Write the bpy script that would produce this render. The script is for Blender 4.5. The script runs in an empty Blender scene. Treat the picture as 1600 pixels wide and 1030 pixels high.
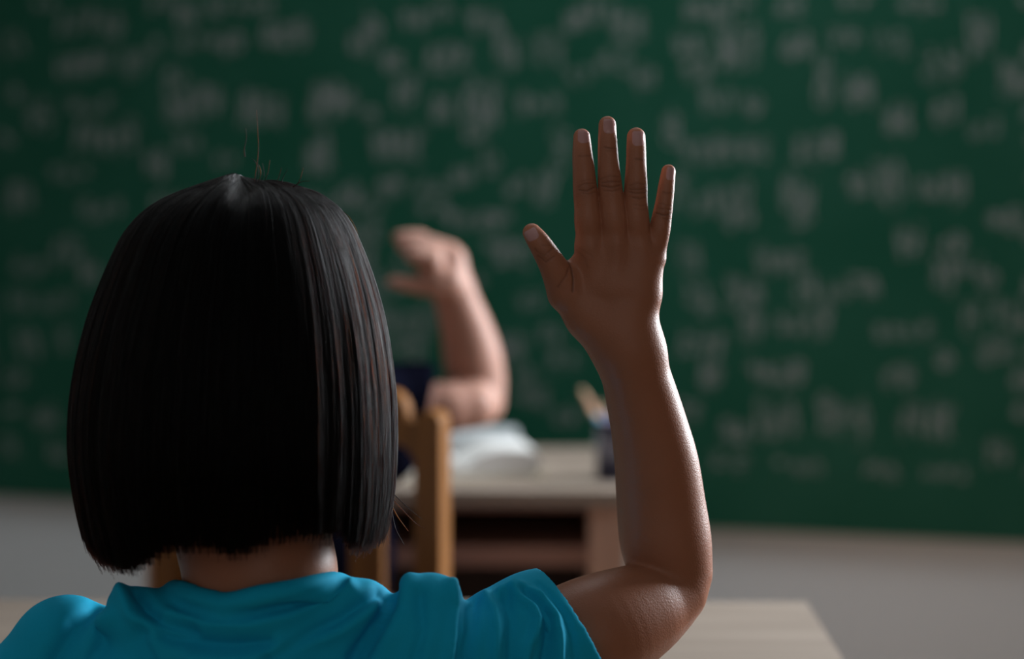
import bpy, bmesh, math, random
import numpy as np
from mathutils import Vector, Matrix, Euler

random.seed(7)
rng = np.random.default_rng(11)
SC = bpy.context.scene
COL = SC.collection

# ------------------------------------------------------------------ camera, world, lights, exposure
F = 3020.0                      # focal length in pixels of the 1600 x 1030 frame
CAM = Vector((0.0, 0.0, 1.02))
YAW = math.atan(48.0 / F)
PITCH = math.atan(215.0 / F)
cam_data = bpy.data.cameras.new('camera')
cam = bpy.data.objects.new('camera', cam_data)
COL.objects.link(cam)
cam.location = CAM
cam.rotation_euler = (math.pi / 2 - PITCH, 0, YAW)
cam_data.sensor_width = 36.0
cam_data.lens = 36.0 * F / 1600.0
cam_data.clip_start = 0.05
cam_data.clip_end = 50
cam_data.dof.use_dof = True
cam_data.dof.focus_distance = 1.245
cam_data.dof.aperture_fstop = 2.9
SC.camera = cam
ROT = Euler((math.pi / 2 - PITCH, 0, YAW)).to_matrix()
ROTN = np.array(ROT)
CAMN = np.array(CAM)

SC.view_settings.view_transform = 'Standard'
SC.view_settings.look = 'None'
SC.view_settings.exposure = 0.0
SC.view_settings.gamma = 1.0
SC.view_settings.use_curve_mapping = False

world = bpy.data.worlds.new('world')
SC.world = world
world.use_nodes = True
bg = world.node_tree.nodes['Background']
bg.inputs[0].default_value = (0.75, 0.85, 1.0, 1)
bg.inputs[1].default_value = 0.3


def area(name, loc, target, sx, sy, power, color, spread=180):
    d = bpy.data.lights.new(name, 'AREA')
    d.shape = 'RECTANGLE'
    d.size, d.size_y = sx, sy
    d.energy = power
    d.color = color
    d.spread = math.radians(spread)
    o = bpy.data.objects.new(name, d)
    COL.objects.link(o)
    o.location = loc
    o.rotation_euler = (Vector(target) - Vector(loc)).to_track_quat('-Z', 'Y').to_euler()
    return o


# added lamp for assumed window light (ahead of the girl), then two added fills
area('added_side_light', (1.52, 2.62, 1.35), (0.05, 1.60, 0.92), 0.9, 1.1, 50.0, (0.90, 0.95, 1.0), 130)  # added lamp standing inside the room, aimed toward the girl; its window is assumed
area('ceiling_fill', (0.25, 2.65, 2.60), (0.15, 3.05, 0.0), 1.4, 0.6, 8.2, (0.93, 0.97, 1.0), 115)  # added overhead fill to brighten wall and board, no lamp seen there
area('rear_fill', (0.3, -1.44, 1.7), (0.0, 1.5, 1.0), 1.8, 1.0, 3.6, (1.0, 0.95, 0.90))  # added weak fill behind the camera, the back wall has no window


# ------------------------------------------------------------------ helpers: picture <-> place
def at(px, py, Y):
    d = ROT @ Vector(((px - 800.0) / F, (515.0 - py) / F, -1.0))
    return CAM + d * (Y / d.y)


def px_m(Y):
    return Y / F                 # metres covered by one pixel at depth Y


def project(P):
    q = (np.asarray(P) - CAMN) @ ROTN
    return 800.0 + F * q[..., 0] / -q[..., 2], 515.0 - F * q[..., 1] / -q[..., 2]


# ------------------------------------------------------------------ helpers: materials
def new_mat(name):
    m = bpy.data.materials.new(name)
    m.use_nodes = True
    nt = m.node_tree
    return m, nt, nt.nodes['Principled BSDF']


def N(nt, kind, **kw):
    n = nt.nodes.new(kind)
    for k, v in kw.items():
        setattr(n, k, v)
    return n


def mat_plain(name, col, rough=0.5, noise=0.0, scale=40.0, bump=0.0, spec=0.5, sheen=0.0, col2=None):
    m, nt, b = new_mat(name)
    b.inputs['Roughness'].default_value = rough
    b.inputs['Specular IOR Level'].default_value = spec
    if sheen:
        b.inputs['Sheen Weight'].default_value = sheen
        b.inputs['Sheen Roughness'].default_value = 0.4
    tc = N(nt, 'ShaderNodeTexCoord')
    no = N(nt, 'ShaderNodeTexNoise')
    no.inputs['Scale'].default_value = scale
    no.inputs['Detail'].default_value = 5
    nt.links.new(tc.outputs['Object'], no.inputs['Vector'])
    mix = N(nt, 'ShaderNodeMix', data_type='RGBA')
    c2 = col2 or tuple(c * (1 - noise) for c in col)
    mix.inputs[6].default_value = (*col, 1)
    mix.inputs[7].default_value = (*c2, 1)
    nt.links.new(no.outputs['Fac'], mix.inputs[0])
    nt.links.new(mix.outputs[2], b.inputs['Base Color'])
    if bump:
        bp = N(nt, 'ShaderNodeBump')
        bp.inputs['Strength'].default_value = 1.0
        bp.inputs['Distance'].default_value = bump
        nt.links.new(no.outputs['Fac'], bp.inputs['Height'])
        nt.links.new(bp.outputs['Normal'], b.inputs['Normal'])
    return m


def mat_wood(name, c1, c2, axis=0, scale=9.0, rough=0.45, stretch=14.0):
    m, nt, b = new_mat(name)
    tc = N(nt, 'ShaderNodeTexCoord')
    mp = N(nt, 'ShaderNodeMapping')
    s = [stretch, stretch, stretch]
    s[axis] = 1.0
    mp.inputs['Scale'].default_value = s
    nt.links.new(tc.outputs['Object'], mp.inputs['Vector'])
    no = N(nt, 'ShaderNodeTexNoise')
    no.inputs['Scale'].default_value = scale * 0.35
    no.inputs['Detail'].default_value = 7
    no.inputs['Distortion'].default_value = 0.5
    nt.links.new(mp.outputs[0], no.inputs['Vector'])
    r = N(nt, 'ShaderNodeValToRGB')
    r.color_ramp.elements[0].position = 0.33
    r.color_ramp.elements[1].position = 0.68
    r.color_ramp.elements[0].color = (*c2, 1)
    r.color_ramp.elements[1].color = (*c1, 1)
    nt.links.new(no.outputs['Fac'], r.inputs[0])
    nt.links.new(r.outputs[0], b.inputs['Base Color'])
    b.inputs['Roughness'].default_value = rough
    bp = N(nt, 'ShaderNodeBump')
    bp.inputs['Distance'].default_value = 0.0003
    nt.links.new(no.outputs['Fac'], bp.inputs['Height'])
    nt.links.new(bp.outputs['Normal'], b.inputs['Normal'])
    return m


def mat_skin(name, col, dark, rough=0.42, sss=0.12):
    m, nt, b = new_mat(name)
    tc = N(nt, 'ShaderNodeTexCoord')
    no = N(nt, 'ShaderNodeTexNoise')
    no.inputs['Scale'].default_value = 26
    no.inputs['Detail'].default_value = 4
    nt.links.new(tc.outputs['Object'], no.inputs['Vector'])
    mix = N(nt, 'ShaderNodeMix', data_type='RGBA')
    mix.inputs[6].default_value = (*col, 1)
    mix.inputs[7].default_value = (*[c * 0.80 for c in col], 1)
    nt.links.new(no.outputs['Fac'], mix.inputs[0])
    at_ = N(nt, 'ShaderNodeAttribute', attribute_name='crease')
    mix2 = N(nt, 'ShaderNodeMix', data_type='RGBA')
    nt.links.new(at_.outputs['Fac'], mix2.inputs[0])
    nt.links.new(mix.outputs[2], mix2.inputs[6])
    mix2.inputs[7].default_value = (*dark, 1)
    at3 = N(nt, 'ShaderNodeAttribute', attribute_name='tip')
    mix3 = N(nt, 'ShaderNodeMix', data_type='RGBA')
    nt.links.new(at3.outputs['Fac'], mix3.inputs[0])
    nt.links.new(mix2.outputs[2], mix3.inputs[6])
    mix3.inputs[7].default_value = (min(1, col[0] * 1.55), col[1] * 1.5, col[2] * 1.5, 1)
    nt.links.new(mix3.outputs[2], b.inputs['Base Color'])
    b.inputs['Roughness'].default_value = rough
    b.inputs['Specular IOR Level'].default_value = 0.32
    b.inputs['Subsurface Weight'].default_value = sss
    b.inputs['Subsurface Radius'].default_value = (1.0, 0.35, 0.2)
    b.inputs['Subsurface Scale'].default_value = 0.004
    # fine skin grain
    vo = N(nt, 'ShaderNodeTexVoronoi')
    vo.inputs['Scale'].default_value = 900
    nt.links.new(tc.outputs['Object'], vo.inputs['Vector'])
    n2 = N(nt, 'ShaderNodeTexNoise')
    n2.inputs['Scale'].default_value = 700
    n2.inputs['Detail'].default_value = 3
    nt.links.new(tc.outputs['Object'], n2.inputs['Vector'])
    ad = N(nt, 'ShaderNodeMath', operation='ADD')
    nt.links.new(vo.outputs['Distance'], ad.inputs[0])
    nt.links.new(n2.outputs['Fac'], ad.inputs[1])
    bp = N(nt, 'ShaderNodeBump')
    bp.inputs['Distance'].default_value = 0.00013
    bp.inputs['Strength'].default_value = 0.8
    nt.links.new(ad.outputs[0], bp.inputs['Height'])
    nt.links.new(bp.outputs['Normal'], b.inputs['Normal'])
    return m


M = {}
M['wall'] = mat_plain('wall_paint', (0.72, 0.765, 0.795), 0.75, 0.06, 3.0)
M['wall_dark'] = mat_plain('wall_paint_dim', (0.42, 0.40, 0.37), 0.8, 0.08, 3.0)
M['floor'] = mat_wood('floor_wood', (0.30, 0.21, 0.14), (0.22, 0.15, 0.10), 1, 6)
M['chalk'] = mat_plain('chalk', (0.31, 0.35, 0.34), 0.9, 0.2, 60)
M['pale_wood'] = mat_wood('pale_ash_laminate', (0.34, 0.275, 0.225), (0.265, 0.21, 0.17), 0, 10)
M['brown_wood'] = mat_wood('brown_laminate', (0.40, 0.22, 0.17), (0.31, 0.16, 0.12), 0, 8)
M['dark_board'] = mat_plain('dark_back_board', (0.075, 0.05, 0.042), 0.6, 0.2, 12)
M['side_wood'] = mat_wood('side_laminate', (0.56, 0.34, 0.25), (0.46, 0.275, 0.20), 2, 8)
M['orange_wood'] = mat_wood('varnished_orange_wood', (0.26, 0.102, 0.022), (0.18, 0.068, 0.014), 2, 12, 0.38)
M['skin'] = mat_skin('brown_skin', (0.41, 0.160, 0.088), (0.15, 0.056, 0.032), 0.42)
M['skin2'] = mat_skin('light_skin', (0.50, 0.265, 0.20), (0.40, 0.2, 0.14), 0.45)
M['nail'] = mat_plain('fingernail', (0.56, 0.29, 0.27), 0.17, 0.1, 300)
M['shirt'] = mat_plain('turquoise_cotton', (0.002, 0.42, 0.67), 0.82, 0.12, 900, 0.00006, 0.2)
M['navy'] = mat_plain('navy_cotton', (0.0045, 0.0050, 0.011), 0.95, 0.2, 500, 0.0, 0.0)
M['jeans'] = mat_plain('dark_blue_denim', (0.03, 0.04, 0.075), 0.85, 0.3, 700, 0.0001, 0.25)
M['shoe'] = mat_plain('black_shoe', (0.02, 0.02, 0.022), 0.4, 0.1, 60)
M['sole'] = mat_plain('grey_sole', (0.3, 0.3, 0.3), 0.7, 0.1, 60)
M['paper'] = mat_plain('white_paper', (0.90, 0.90, 0.88), 0.8, 0.03, 12)
M['cover'] = mat_plain('grey_white_cover', (0.60, 0.64, 0.66), 0.5, 0.06, 12)
M['cover2'] = mat_plain('yellow_cream_cover', (0.62, 0.56, 0.40), 0.5, 0.06, 12)
M['cup'] = mat_plain('dark_navy_plastic', (0.012, 0.013, 0.05), 0.35, 0.2, 30)
M['sticker'] = mat_plain('grey_sticker', (0.22, 0.22, 0.28), 0.5, 0.2, 90)
M['pencil_tan'] = mat_plain('tan_pencil', (0.62, 0.34, 0.22), 0.5, 0.1, 60)
M['pencil_blue'] = mat_plain('blue_pencil', (0.05, 0.36, 0.58), 0.4, 0.1, 60)
M['pencil_violet'] = mat_plain('violet_pencil', (0.20, 0.18, 0.40), 0.4, 0.1, 60)
M['graphite'] = mat_plain('graphite', (0.03, 0.03, 0.03), 0.4)
M['bare_wood'] = mat_plain('bare_pencil_wood', (0.68, 0.45, 0.28), 0.7, 0.1, 90)
M['eye'] = mat_plain('eye_white', (0.75, 0.73, 0.70), 0.15)
M['iris'] = mat_plain('dark_iris', (0.03, 0.015, 0.01), 0.1)
M['white_paint'] = mat_plain('white_window_paint', (0.7, 0.7, 0.7), 0.4, 0.05, 9)

# board: painted green with wiped chalk dust
m, nt, b = new_mat('green_board_paint')
tc = N(nt, 'ShaderNodeTexCoord')
n1 = N(nt, 'ShaderNodeTexNoise'); n1.inputs['Scale'].default_value = 5.0; n1.inputs['Detail'].default_value = 5
nt.links.new(tc.outputs['Object'], n1.inputs['Vector'])
rp = N(nt, 'ShaderNodeValToRGB')
rp.color_ramp.elements[0].position = 0.35; rp.color_ramp.elements[0].color = (0.0028, 0.072, 0.040, 1)
rp.color_ramp.elements[1].position = 0.75; rp.color_ramp.elements[1].color = (0.011, 0.088, 0.054, 1)
nt.links.new(n1.outputs['Fac'], rp.inputs[0]); nt.links.new(rp.outputs[0], b.inputs['Base Color'])
b.inputs['Roughness'].default_value = 0.55
b.inputs['Specular IOR Level'].default_value = 0.22
M['board'] = m

# glass for the assumed window: lets the daylight through, mirrors a little
m = bpy.data.materials.new('window_glass'); m.use_nodes = True; nt = m.node_tree
for n in list(nt.nodes):
    nt.nodes.remove(n)
o_ = N(nt, 'ShaderNodeOutputMaterial'); mx = N(nt, 'ShaderNodeMixShader'); tr = N(nt, 'ShaderNodeBsdfTransparent')
gl = N(nt, 'ShaderNodeBsdfGlossy'); gl.inputs['Roughness'].default_value = 0.02
mx.inputs[0].default_value = 0.06
nt.links.new(tr.outputs[0], mx.inputs[1]); nt.links.new(gl.outputs[0], mx.inputs[2]); nt.links.new(mx.outputs[0], o_.inputs[0])
M['glass'] = m

# hair
m = bpy.data.materials.new('black_hair'); m.use_nodes = True; nt = m.node_tree
for n in list(nt.nodes):
    nt.nodes.remove(n)
o_ = N(nt, 'ShaderNodeOutputMaterial')
hb = N(nt, 'ShaderNodeBsdfHairPrincipled')
hb.parametrization = 'MELANIN'
hb.inputs['Melanin'].default_value = 0.98
hb.inputs['Melanin Redness'].default_value = 0.55
hb.inputs['Roughness'].default_value = 0.30
hb.inputs['IOR'].default_value = 1.21
hb.inputs['Radial Roughness'].default_value = 0.35
hb.inputs['Random Color'].default_value = 0.05
nt.links.new(hb.outputs[0], o_.inputs[0])
M['hair_strand'] = m
M['hair_cap'] = mat_plain('black_hair_base', (0.012, 0.010, 0.010), 0.6, 0.2, 200, spec=0.15)


# ------------------------------------------------------------------ helpers: objects
def tag(o, label=None, cat=None, group=None, kind=None):
    if label: o['label'] = label
    if cat: o['category'] = cat
    if group: o['group'] = group
    if kind: o['kind'] = kind
    return o


def empty(name, loc, rz=0.0):
    o = bpy.data.objects.new(name, None)
    COL.objects.link(o)
    o.location = loc
    o.rotation_euler = (0, 0, rz)
    o.empty_display_size = 0.05
    return o


def link_mesh(name, me, mat, parent=None, world_coords=False):
    o = bpy.data.objects.new(name, me)
    COL.objects.link(o)
    if mat is not None:
        me.materials.append(mat)
    if parent is not None:
        o.parent = parent
        if world_coords:
            o.matrix_parent_inverse = parent_matrix(parent).inverted()
    return o


def parent_matrix(o):
    m = Matrix.LocRotScale(o.location, o.rotation_euler, o.scale)
    if o.parent is not None:
        m = parent_matrix(o.parent) @ o.matrix_parent_inverse @ m
    return m


def build(name, bm, mat, parent=None, smooth=False, world_coords=False, bevel=0.0):
    if bevel:
        bmesh.ops.bevel(bm, geom=[e for e in bm.edges if e.calc_face_angle(0) > 0.6], offset=bevel, segments=2, affect='EDGES', profile=0.5)
    bmesh.ops.recalc_face_normals(bm, faces=bm.faces[:])
    me = bpy.data.meshes.new(name)
    bm.to_mesh(me)
    bm.free()
    if smooth:
        me.shade_smooth()
    return link_mesh(name, me, mat, parent, world_coords)


def box(bm, x0, x1, y0, y1, z0, z1):
    vs = [bm.verts.new((x, y, z)) for z in (z0, z1) for y in (y0, y1) for x in (x0, x1)]
    for f in ((0, 2, 3, 1), (4, 5, 7, 6), (0, 1, 5, 4), (2, 6, 7, 3), (0, 4, 6, 2), (1, 3, 7, 5)):
        bm.faces.new([vs[i] for i in f])
    return vs


def box_bm(*a):
    bm = bmesh.new()
    box(bm, *a)
    return bm


def prism_bm(outline, y0, y1):
    """outline: (x, z) polygon extruded from y0 to y1"""
    bm = bmesh.new()
    A = [bm.verts.new((x, y0, z)) for x, z in outline]
    B = [bm.verts.new((x, y1, z)) for x, z in outline]
    n = len(A)
    bm.faces.new(A)
    bm.faces.new(B[::-1])
    for i in range(n):
        bm.faces.new((A[i], B[i], B[(i + 1) % n], A[(i + 1) % n]))
    return bm


def lathe_bm(prof, seg=32):
    bm = bmesh.new()
    rings = []
    for r, z in prof:
        rings.append([bm.verts.new((r * math.cos(2 * math.pi * k / seg), r * math.sin(2 * math.pi * k / seg), z)) for k in range(seg)])
    for a, b_ in zip(rings[:-1], rings[1:]):
        for k in range(seg):
            bm.faces.new((a[k], a[(k + 1) % seg], b_[(k + 1) % seg], b_[k]))
    bm.faces.new(rings[0])
    bm.faces.new(rings[-1])
    return bm


# ------------------------------------------------------------------ helpers: implicit bodies (one continuous surface)
class Field:
    def __init__(s, xs, ys, zs):
        s.xs, s.ys, s.zs = [np.asarray(a, np.float32) for a in (xs, ys, zs)]
        s.V = np.full((len(xs), len(ys), len(zs)), 0.05, np.float32)

    def blank(s):
        g = Field.__new__(Field)
        g.xs, g.ys, g.zs = s.xs, s.ys, s.zs
        g.V = np.full(s.V.shape, 0.05, np.float32)
        return g

    def window(s, lo, hi):
        sl = []
        for a, l, h in zip((s.xs, s.ys, s.zs), lo, hi):
            i0 = max(0, int(np.searchsorted(a, l)) - 1)
            i1 = min(len(a), int(np.searchsorted(a, h)) + 1)
            sl.append(slice(i0, max(i0, i1)))
        X = s.xs[sl[0]][:, None, None]
        Y = s.ys[sl[1]][None, :, None]
        Z = s.zs[sl[2]][None, None, :]
        return tuple(sl), X, Y, Z

    @staticmethod
    def smin(a, b, k):
        if k <= 0:
            return np.minimum(a, b)
        h = np.maximum(k - np.abs(a - b), 0) / k
        return np.minimum(a, b) - h * h * (k * 0.25)

    def merge(s, sl, d, k, carve=False):
        if carve:
            s.V[sl] = -Field.smin(-s.V[sl], d, k)
        else:
            s.V[sl] = Field.smin(s.V[sl], d, k)

    def cone(s, a, b, ra, rb, k=0.004, fy=1.0, carve=False):
        a = np.array(a, float); b = np.array(b, float)
        pad = max(ra, rb) + k + 0.012
        lo = np.minimum(a, b) - pad; hi = np.maximum(a, b) + pad
        sl, X, Y, Z = s.window(lo, hi)
        if 0 in s.V[sl].shape:
            return
        ab = b - a
        L = float(ab @ ab) + 1e-12
        t = ((X - a[0]) * ab[0] + (Y - a[1]) * ab[1] + (Z - a[2]) * ab[2]) / L
        sl_ = (ra - rb) / math.sqrt(L)           # a true round cone: the touching sphere sits up or down the axis
        if 1e-4 < abs(sl_) < 0.9:
            ex, ey, ez = X - a[0] - t * ab[0], (Y - a[1] - t * ab[1]) / fy, Z - a[2] - t * ab[2]
            t = t - np.sqrt(ex * ex + ey * ey + ez * ez) * (sl_ / math.sqrt(1 - sl_ * sl_) / math.sqrt(L))
        t = np.clip(t, 0, 1)
        dx = X - a[0] - t * ab[0]
        dy = (Y - a[1] - t * ab[1]) / fy
        dz = Z - a[2] - t * ab[2]
        q = np.sqrt(dx * dx + dy * dy + dz * dz)
        d = q - (ra + (rb - ra) * t)
        if fy != 1.0:        # keep distances honest across the flattened direction
            g = np.sqrt(dx * dx + dz * dz + (dy / fy) ** 2) / np.maximum(q, 1e-6)
            d = d / np.maximum(g, 1e-3)
        s.merge(sl, d.astype(np.float32), k, carve)

    def ell(s, c, r, k=0.004, carve=False):
        c = np.array(c, float); r = np.array(r, float)
        sl, X, Y, Z = s.window(c - r - k - 0.012, c + r + k + 0.012)
        if 0 in s.V[sl].shape:
            return
        px, py, pz = (X - c[0]) / r[0], (Y - c[1]) / r[1], (Z - c[2]) / r[2]
        q = np.sqrt(px * px + py * py + pz * pz)
        g = np.sqrt((px / r[0]) ** 2 + (py / r[1]) ** 2 + (pz / r[2]) ** 2)
        d = q * (q - 1.0) / np.maximum(g, 1e-4)
        s.merge(sl, d.astype(np.float32), k, carve)

    def chain(s, pts, k=0.004, fy=1.0, carve=False):
        """pts: (px, py, Y, radius in px): picture-traced joints at their own depths"""
        for p, q in zip(pts[:-1], pts[1:]):
            s.cone(at(*p[:3]), at(*q[:3]), p[3] * px_m(p[2]), q[3] * px_m(q[2]), k, fy, carve)

    def spline(s, pts, fy=1.0, sub=5):
        """a limb along a smooth curve through the traced joints, radii included"""
        P4 = np.array([(*at(*p[:3]), p[3] * px_m(p[2])) for p in pts])
        E = np.concatenate([[2 * P4[0] - P4[1]], P4, [2 * P4[-1] - P4[-2]]])
        q = []
        for i in range(1, len(E) - 2):
            a, b_, c, d = E[i - 1:i + 3]
            for t in np.arange(sub) / sub:
                q.append(0.5 * (2 * b_ + (c - a) * t + (2 * a - 5 * b_ + 4 * c - d) * t * t + (3 * b_ - a - 3 * c + d) * t ** 3))
        q.append(P4[-1])
        for a, b_ in zip(q[:-1], q[1:]):
            s.cone(a[:3], b_[:3], a[3], b_[3], 0.0, fy)

    def wchain(s, pts, k=0.004, fy=1.0, carve=False):
        """pts: (x, y, z, radius) in metres"""
        for p, q in zip(pts[:-1], pts[1:]):
            s.cone(p[:3], q[:3], p[3], q[3], k, fy, carve)

    def surface_y(s, px, py, y0, y1):
        """first depth along the pixel's ray that lies inside the body"""
        for Y in np.arange(y0, y1, 0.0012):
            p = at(px, py, Y)
            i = min(len(s.xs) - 1, int(np.searchsorted(s.xs, p.x)))
            j = min(len(s.ys) - 1, int(np.searchsorted(s.ys, p.y)))
            k = min(len(s.zs) - 1, int(np.searchsorted(s.zs, p.z)))
            if s.V[i, j, k] < 0:
                return float(Y)
        return None

    def mesh(s):
        V = s.V
        V[0] = V[-1] = 0.01; V[:, 0] = V[:, -1] = 0.01; V[:, :, 0] = V[:, :, -1] = 0.01
        S = V < 0
        cnt = np.zeros(tuple(n - 1 for n in V.shape), np.uint8)
        for i in (0, 1):
            for j in (0, 1):
                for k in (0, 1):
                    cnt += S[i:V.shape[0] - 1 + i, j:V.shape[1] - 1 + j, k:V.shape[2] - 1 + k]
        act = (cnt > 0) & (cnt < 8)
        I, J, K = np.nonzero(act)
        vid = np.full(act.shape, -1, np.int32)
        vid[I, J, K] = np.arange(len(I), dtype=np.int32)
        acc = np.zeros((len(I), 3)); num = np.zeros(len(I))
        ax = (s.xs, s.ys, s.zs)
        for axis in range(3):
            o1, o2 = [a for a in range(3) if a != axis]
            for u in (0, 1):
                for v in (0, 1):
                    ca = [0, 0, 0]; ca[o1] = u; ca[o2] = v
                    cb = list(ca); cb[axis] = 1
                    fa = V[I + ca[0], J + ca[1], K + ca[2]]
                    fb = V[I + cb[0], J + cb[1], K + cb[2]]
                    cr = (fa < 0) != (fb < 0)
                    t = np.where(cr, fa / np.where(cr, fa - fb, 1), 0)
                    idx = (I, J, K)
                    for a in range(3):
                        base = ax[a][idx[a] + ca[a]]
                        if a == axis:
                            base = base + t * (ax[a][idx[a] + cb[a]] - base)
                        acc[:, a] += np.where(cr, base, 0)
                    num += cr
        co = acc / num[:, None]
        quads = []
        for axis in range(3):
            o1, o2 = [(1, 2), (2, 0), (0, 1)][axis]
            sa = [slice(None)] * 3; sb = [slice(None)] * 3
            sa[axis] = slice(0, -1); sb[axis] = slice(1, None)
            A = S[tuple(sa)]; B = S[tuple(sb)]
            for flip in (False, True):
                E = (A & ~B) if not flip else (~A & B)
                P = list(np.nonzero(E))
                ok = (P[o1] >= 1) & (P[o2] >= 1) & (P[o1] < V.shape[o1] - 1) & (P[o2] < V.shape[o2] - 1)
                P = [p[ok] for p in P]

                def get(d1, d2):
                    q = [p.copy() for p in P]
                    q[o1] -= d1; q[o2] -= d2
                    return vid[q[0], q[1], q[2]]
                ring = [get(1, 1), get(0, 1), get(0, 0), get(1, 0)]
                if flip:
                    ring = ring[::-1]
                quads.append(np.stack(ring, 1))
        quads = np.concatenate(quads)
        return co, quads


def numpy_mesh(name, co, quads, smooth=True):
    me = bpy.data.meshes.new(name)
    me.vertices.add(len(co))
    me.vertices.foreach_set('co', np.ascontiguousarray(co, np.float32).ravel())
    k = quads.shape[1]
    me.loops.add(quads.size)
    me.loops.foreach_set('vertex_index', np.ascontiguousarray(quads, np.int32).ravel())
    me.polygons.add(len(quads))
    me.polygons.foreach_set('loop_start', np.arange(0, quads.size, k, dtype=np.int32))
    me.update(calc_edges=True)
    me.validate()
    if smooth:
        me.shade_smooth()
    return me


def relax(co, quads, it=2, lam=0.5):
    for _ in range(it):
        acc = np.zeros_like(co); n = np.zeros(len(co))
        for a in range(4):
            p = quads[:, a]
            for b_ in (quads[:, (a + 1) % 4], quads[:, (a + 3) % 4]):
                for d in range(3):
                    acc[:, d] += np.bincount(p, weights=co[b_, d], minlength=len(co))
                n += np.bincount(p, minlength=len(co))
        co = co + lam * (acc / np.maximum(n, 1)[:, None] - co)
    return co


def axis_steps(*segs):
    """segs: (start, end, step) ... -> one rectilinear axis"""
    out = []
    for a, b_, st in segs:
        out.append(np.arange(a, b_ - st * 0.4, st))
    out.append([segs[-1][1]])
    return np.concatenate(out)


# ------------------------------------------------------------------ the room
BOARD_TAN = math.tan(math.radians(14.5))
BA = math.radians(-14.5)                       # heading of the front wall


def board_y(x):
    return 3.50 - BOARD_TAN * x


XL, XR, YB, ZT = -2.6, 2.30, -1.6, 2.75
bm = bmesh.new(); box(bm, XL, XR, YB, 4.3, -0.06, 0.0)
tag(build('floor', bm, M['floor']), kind='structure')
bm = bmesh.new(); box(bm, XL, XR, YB, 4.3, ZT, ZT + 0.06)
tag(build('ceiling', bm, M['wall']), kind='structure')
bm = bmesh.new(); box(bm, XL - 0.08, XL, YB, 4.3, 0, ZT)
tag(build('wall_left', bm, M['wall_dark']), kind='structure')
bm = bmesh.new(); box(bm, XL, XR, YB - 0.08, YB, 0, ZT)
tag(build('wall_back', bm, M['wall_dark']), kind='structure')
# front wall: a slab turned 14.5 degrees; local x runs along the wall, local y=0 is its face
fw = build('wall_front', box_bm(-2.75, 2.45, 0.0, 0.10, 0.0, ZT), M['wall'])
fw.location = (0, 3.525, 0); fw.rotation_euler = (0, 0, BA)
tag(fw, kind='structure')
# right wall with an unseen window opening, assumed from the side light
WY0, WY1, WZ0, WZ1 = 1.55, 2.75, 0.85, 2.15
bm = bmesh.new()
box(bm, XR, XR + 0.1, YB, WY0, 0, ZT); box(bm, XR, XR + 0.1, WY1, 3.2, 0, ZT)
box(bm, XR, XR + 0.1, WY0, WY1, 0, WZ0); box(bm, XR, XR + 0.1, WY0, WY1, WZ1, ZT)
tag(build('wall_right', bm, M['wall_dark']), kind='structure')
win = build('assumed_window_1', box_bm(XR + 0.085, XR + 0.09, WY0, WY1, WZ0, WZ1), M['glass'])
tag(win, kind='structure')
bm = bmesh.new()
for a in (WY0, (WY0 + WY1) / 2 - 0.02, WY1 - 0.04):
    box(bm, XR + 0.07, XR + 0.1, a, a + 0.04, WZ0, WZ1)
for a in (WZ0, WZ1 - 0.04):
    box(bm, XR + 0.07, XR + 0.1, WY0, WY1, a, a + 0.04)
build('assumed_window_frame', bm, M['white_paint'], win)

# ------------------------------------------------------------------ the green board with its chalk writing
board = build('blackboard', box_bm(-2.25, 2.05, -0.022, 0.0, 0.42, 1.95), M['board'], bevel=0.003)
board.location = (0, 3.525, 0); board.rotation_euler = (0, 0, BA)
tag(board, 'wide green chalkboard covered in smudged white chalk writing above the grey wall', 'blackboard')
bR = Matrix.Rotation(BA, 3, 'Z')
bN = bR @ Vector((0, 1, 0)); bU = bR @ Vector((1, 0, 0)); b0 = Vector((0, 3.525, 0)) - bN * 0.0225


def on_board(px, py):
    d = ROT @ Vector(((px - 800.0) / F, (515.0 - py) / F, -1.0))
    t = (b0 - CAM).dot(bN) / d.dot(bN)
    p = CAM + d * t
    return (p - Vector((0, 3.525, 0))).dot(bU), p.z, t


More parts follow.
